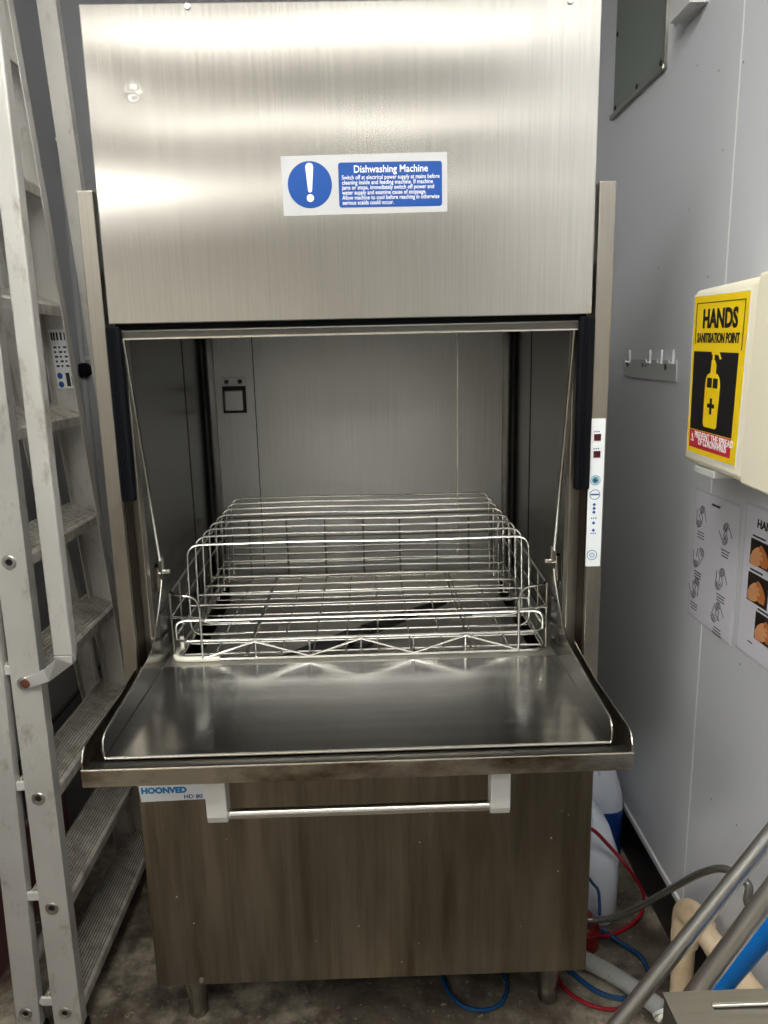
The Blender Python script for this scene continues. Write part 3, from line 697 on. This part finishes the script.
# ================================================================== BESIDE THE MACHINE
def jerrican(label, x, y, w, d, h, mat2, lvl, rot=0):
    o = thing('jerrican', label, 'jerrican')
    def R(z, wx, dy, ox=0, oy=0, n=5):
        r = min(wx, dy)*.28; out = []
        for cx_, cy_, a0 in ((wx/2-r, dy/2-r, 0), (-wx/2+r, dy/2-r, 90), (-wx/2+r, -dy/2+r, 180), (wx/2-r, -dy/2+r, 270)):
            for k in range(n): a = math.radians(a0+90*k/(n-1)); out.append((x+ox+cx_+r*math.cos(a), y+oy+cy_+r*math.sin(a), z))
        return out
    lo = [R(0, w*.94, d*.94), R(.008, w, d), R(lvl, w, d)]
    up = [R(lvl, w, d), R(h*.57, w, d), R(h*.64, w*.97, d*.97), R(h*.86, w*.72, d*.72), R(h*.97, w*.44, d*.36), R(h, w*.36, d*.26)]
    MB().loft(lo).build('can_body', mat2, o, True)
    MB().loft(up).build('can_shoulder', 'hdpe', o, True)
    MB().tube(fillet([(x-.0, y-d*.34, h*.80), (x, y-d*.26, h*1.0), (x, y+d*.02, h*1.0), (x, y+d*.04, h*.93)], .02), .011, 10).build('can_grip', 'hdpe', o, True)
    MB().lathe([(.022, 0), (.022, .022), (.018, .025)], (x, y+d*.22, h*.985), seg=20).build('cap', 'rubber', o, True)
    return o
jerrican('milky white jerrican beside the machine cabinet, nearer of the pair', .492, .325, .146, .165, .262, 'hdpe', .1)
jerrican('milky jerrican with dark blue liquid behind the all-white jerrican', .566, .52, .135, .19, .315, 'bluefluid', .165)
RCX, RCY = .466, .193
rc = thing('red_canister', 'small red plastic container on the floor in front of the white jerrican', 'container')
MB().lathe([(.028, 0), (.031, .006), (.031, .050), (.026, .062), (.015, .068), (.015, .080), (.001, .081)], (RCX, RCY, 0), seg=28).build('canister_body', 'redcan', rc, True)
MB().tube([(RCX+.0305*math.cos(t), RCY+.0305*math.sin(t), .045) for t in (2*math.pi*k/28 for k in range(28))], .003, 8, loop=True).build('canister_band', 'redcan', rc, True)
# corrugated drain hose
path = smoothpath([(.33, .185, .022), (.41, .155, .022), (.458, .122, .022), (.51, .072, .022), (.545, .022, .025), (.560, -.020, .036)], 64)
q = MB(); q.tube(path, .017, 14, rads=[.0165+.0013*math.sin(i*math.pi/2) for i in range(len(path))])
tag(q.build('drain_hose', 'greyhose', smooth=True), 'grey corrugated drain hose curving over the floor to the pipe', 'hose')
# clear braided hose
path = smoothpath([(.415, .168, .095), (.45, .164, .090), (.485, .158, .094), (.517, .14, .115), (.548, .10, .172), (.562, .0, .29), (.570, -.10, .402), (.583, -.155, .452), (.600, -.195, .455), (.597, -.205, .43), (.612, -.215, .405), (.632, -.26, .40), (.632, -.34, .42)], 10)
tag(MB().tube(path, .0065, 12).build('braided_hose', 'clearhose', smooth=True), 'clear braided hose rising from the machine to the wall', 'hose')
tag(MB().tube(smoothpath([(.4135, .31, .09), (.44, .229, .150), (.468, .222, .158), (.488, .218, .135), (.497, .208, .125), (.494, .186, .108), (.488, .166, .099)], 10), .0034, 8).build('blue_tube', 'bluehose', smooth=True), 'thin blue tube arching in front of the white jerrican', 'hose')
tag(MB().tube(smoothpath([(.39, .16, .006), (.42, .11, .006), (.455, .065, .006), (.50, .045, .006), (.545, .055, .006), (.575, .10, .006), (.575, .15, .006), (.548, .186, .006), (.51, .232, .006), (.46, .232, .006), (.38, .24, .006)], 10), .0052, 8).build('blue_tube', 'bluehose', smooth=True), 'dark blue tube coiled on the floor around the grey drain hose', 'hose')
tag(MB().tube(smoothpath([(.145, .14, .006), (.150, .085, .006), (.175, .045, .006), (.215, .030, .006), (.255, .045, .006), (.275, .085, .006), (.272, .14, .006)], 10), .0042, 8).build('blue_tube', 'bluehose', smooth=True), 'blue tube looping out from under the machine cabinet', 'hose')
tag(MB().tube(smoothpath([(.385, .10, .006), (.395, .07, .005), (.43, .035, .005), (.475, .022, .005), (.512, .034, .005), (.522, .040, .010)], 10), .0040, 8).build('red_tube', 'redhose', smooth=True), 'red tube curving along the floor near the machine foot', 'hose')
tag(MB().tube(smoothpath([(.4145, .26, .27), (.452, .222, .270), (.485, .228, .262), (.53, .235, .21), (.575, .245, .15), (.615, .26, .08), (.622, .265, .03), (.605, .255, .008), (.585, .240, .006), (.540, .216, .006), (.512, .206, .010), (.4985, .201, .020)], 10), .0042, 8).build('red_tube', 'redhose', smooth=True), 'red tube hanging across the white jerrican down to the floor', 'hose')
# cream waste pipes
W = thing('waste_pipe', 'cream plastic waste pipe with an elbow beside the wall corner plinth', 'pipe')
MB().tube([(.600, .005, .0), (.600, .005, .205)], .0205, 20).build('upright_pipe', 'pvc', W, True)
MB().tube([(.600, -.010, .245), (.612, -.30, .285), (.615, -.55, .30)], .0205, 20).build('sloping_pipe', 'pvc', W, True)
MB().tube(fillet([(.600, .005, .185), (.600, .008, .246), (.602, -.06, .254)], .035, 8), .0245, 20).build('pipe_elbow', 'pvc', W, True)
MB().tube([(.600, .005, .170), (.600, .005, .190)], .0255, 20).build('pipe_collar', 'pvc', W, True)
g_ = thing('pipe_socket', 'white round pipe socket on the floor behind the steel table corner', 'pipe socket')
MB().tube([(.568, -.058, .020), (.562, -.030, .034), (.560, -.024, .037)], .024, 24, rads=[.020, .021, .024]).build('socket_body', 'clip', g_, True)
MB().tube([(.5600, -.024, .037), (.5590, -.019, .040)], .0245, 24).build('socket_bore', 'lip', g_, True)
# poles
def pole(label, a, b, r, mat, name):
    o = thing(name, label, 'pole'); a, b = Vector(a), Vector(b)
    MB().tube([a+(b-a)*.03, b-(b-a)*.02], r, 24).build('pole_tube', mat, o, True)
    MB().tube([a, a+(b-a)*.035], r*1.15, 20).build('end_cap', 'rubber', o, True)
    MB().tube([b-(b-a)*.022, b], r*1.08, 20).build('end_cap', 'rubber', o, True)
dirn = lambda A_, B_: Vector(B_)-Vector(A_)
def ext(A_, B_, z0, x1, r):
    A_, B_ = Vector(A_), Vector(B_); v = B_-A_
    a = A_ - v*((A_.z-z0)/v.z); b = A_ + v*((x1-A_.x)/v.x); return a, b
a, b = ext((.3285, -.39, .405), (.489, -.43, .712), .014, XW-.013, .0112)
pole('satin steel pole leaning on the right wall, left one of two', a, b, .0100, 'pole', 'steel_pole')
a, b = ext((.379, -.501, .566), (.432, -.532, .713), .014, XW-.016, .0112)
pole('satin steel pole leaning above the blue pole, right one of two', a, b, .0108, 'pole', 'steel_pole')
a, b = ext((.426, -.467, .538), (.462, -.489, .63), .014, XW-.013, .011)
a = Vector((.426, -.467, .538)); v_ = (b-a).normalized()
pole('bright blue plastic pole leaning beneath the right-hand steel pole', a-v_*.05, b, .0115, 'bluepole', 'blue_pole')
# steel table
Tb = thing('steel_table', 'stainless steel table corner at the bottom right, nearest the camera', 'table')
tx, ty, tz = .257, -.685, .75
q = MB(); q.box(tx, .635, -1.10, ty, tz-.032, tz-.004, bev=.004)
q.box(tx, tx+.036, -1.10, ty, tz-.004, tz); q.box(tx+.036, .635, ty-.0125, ty, tz-.004, tz)
top = q.build('table_top', 'table', Tb)
MB().tube([(tx+.037, ty-.0135, tz-.002), (.634, ty-.0135, tz-.002)], .0012, 8).build('rolled_rim', 'edge', top, True)
for x, y in ((tx+.03, ty-.03), (.605, ty-.03), (tx+.03, -1.07), (.605, -1.07)): MB().tube([(x, y, .0), (x, y, tz-.03)], .016, 16).build('leg', 'pole', Tb, True)
MB().box(tx+.02, .615, -1.08, ty-.02, .2, .215).build('shelf', 'table', Tb)
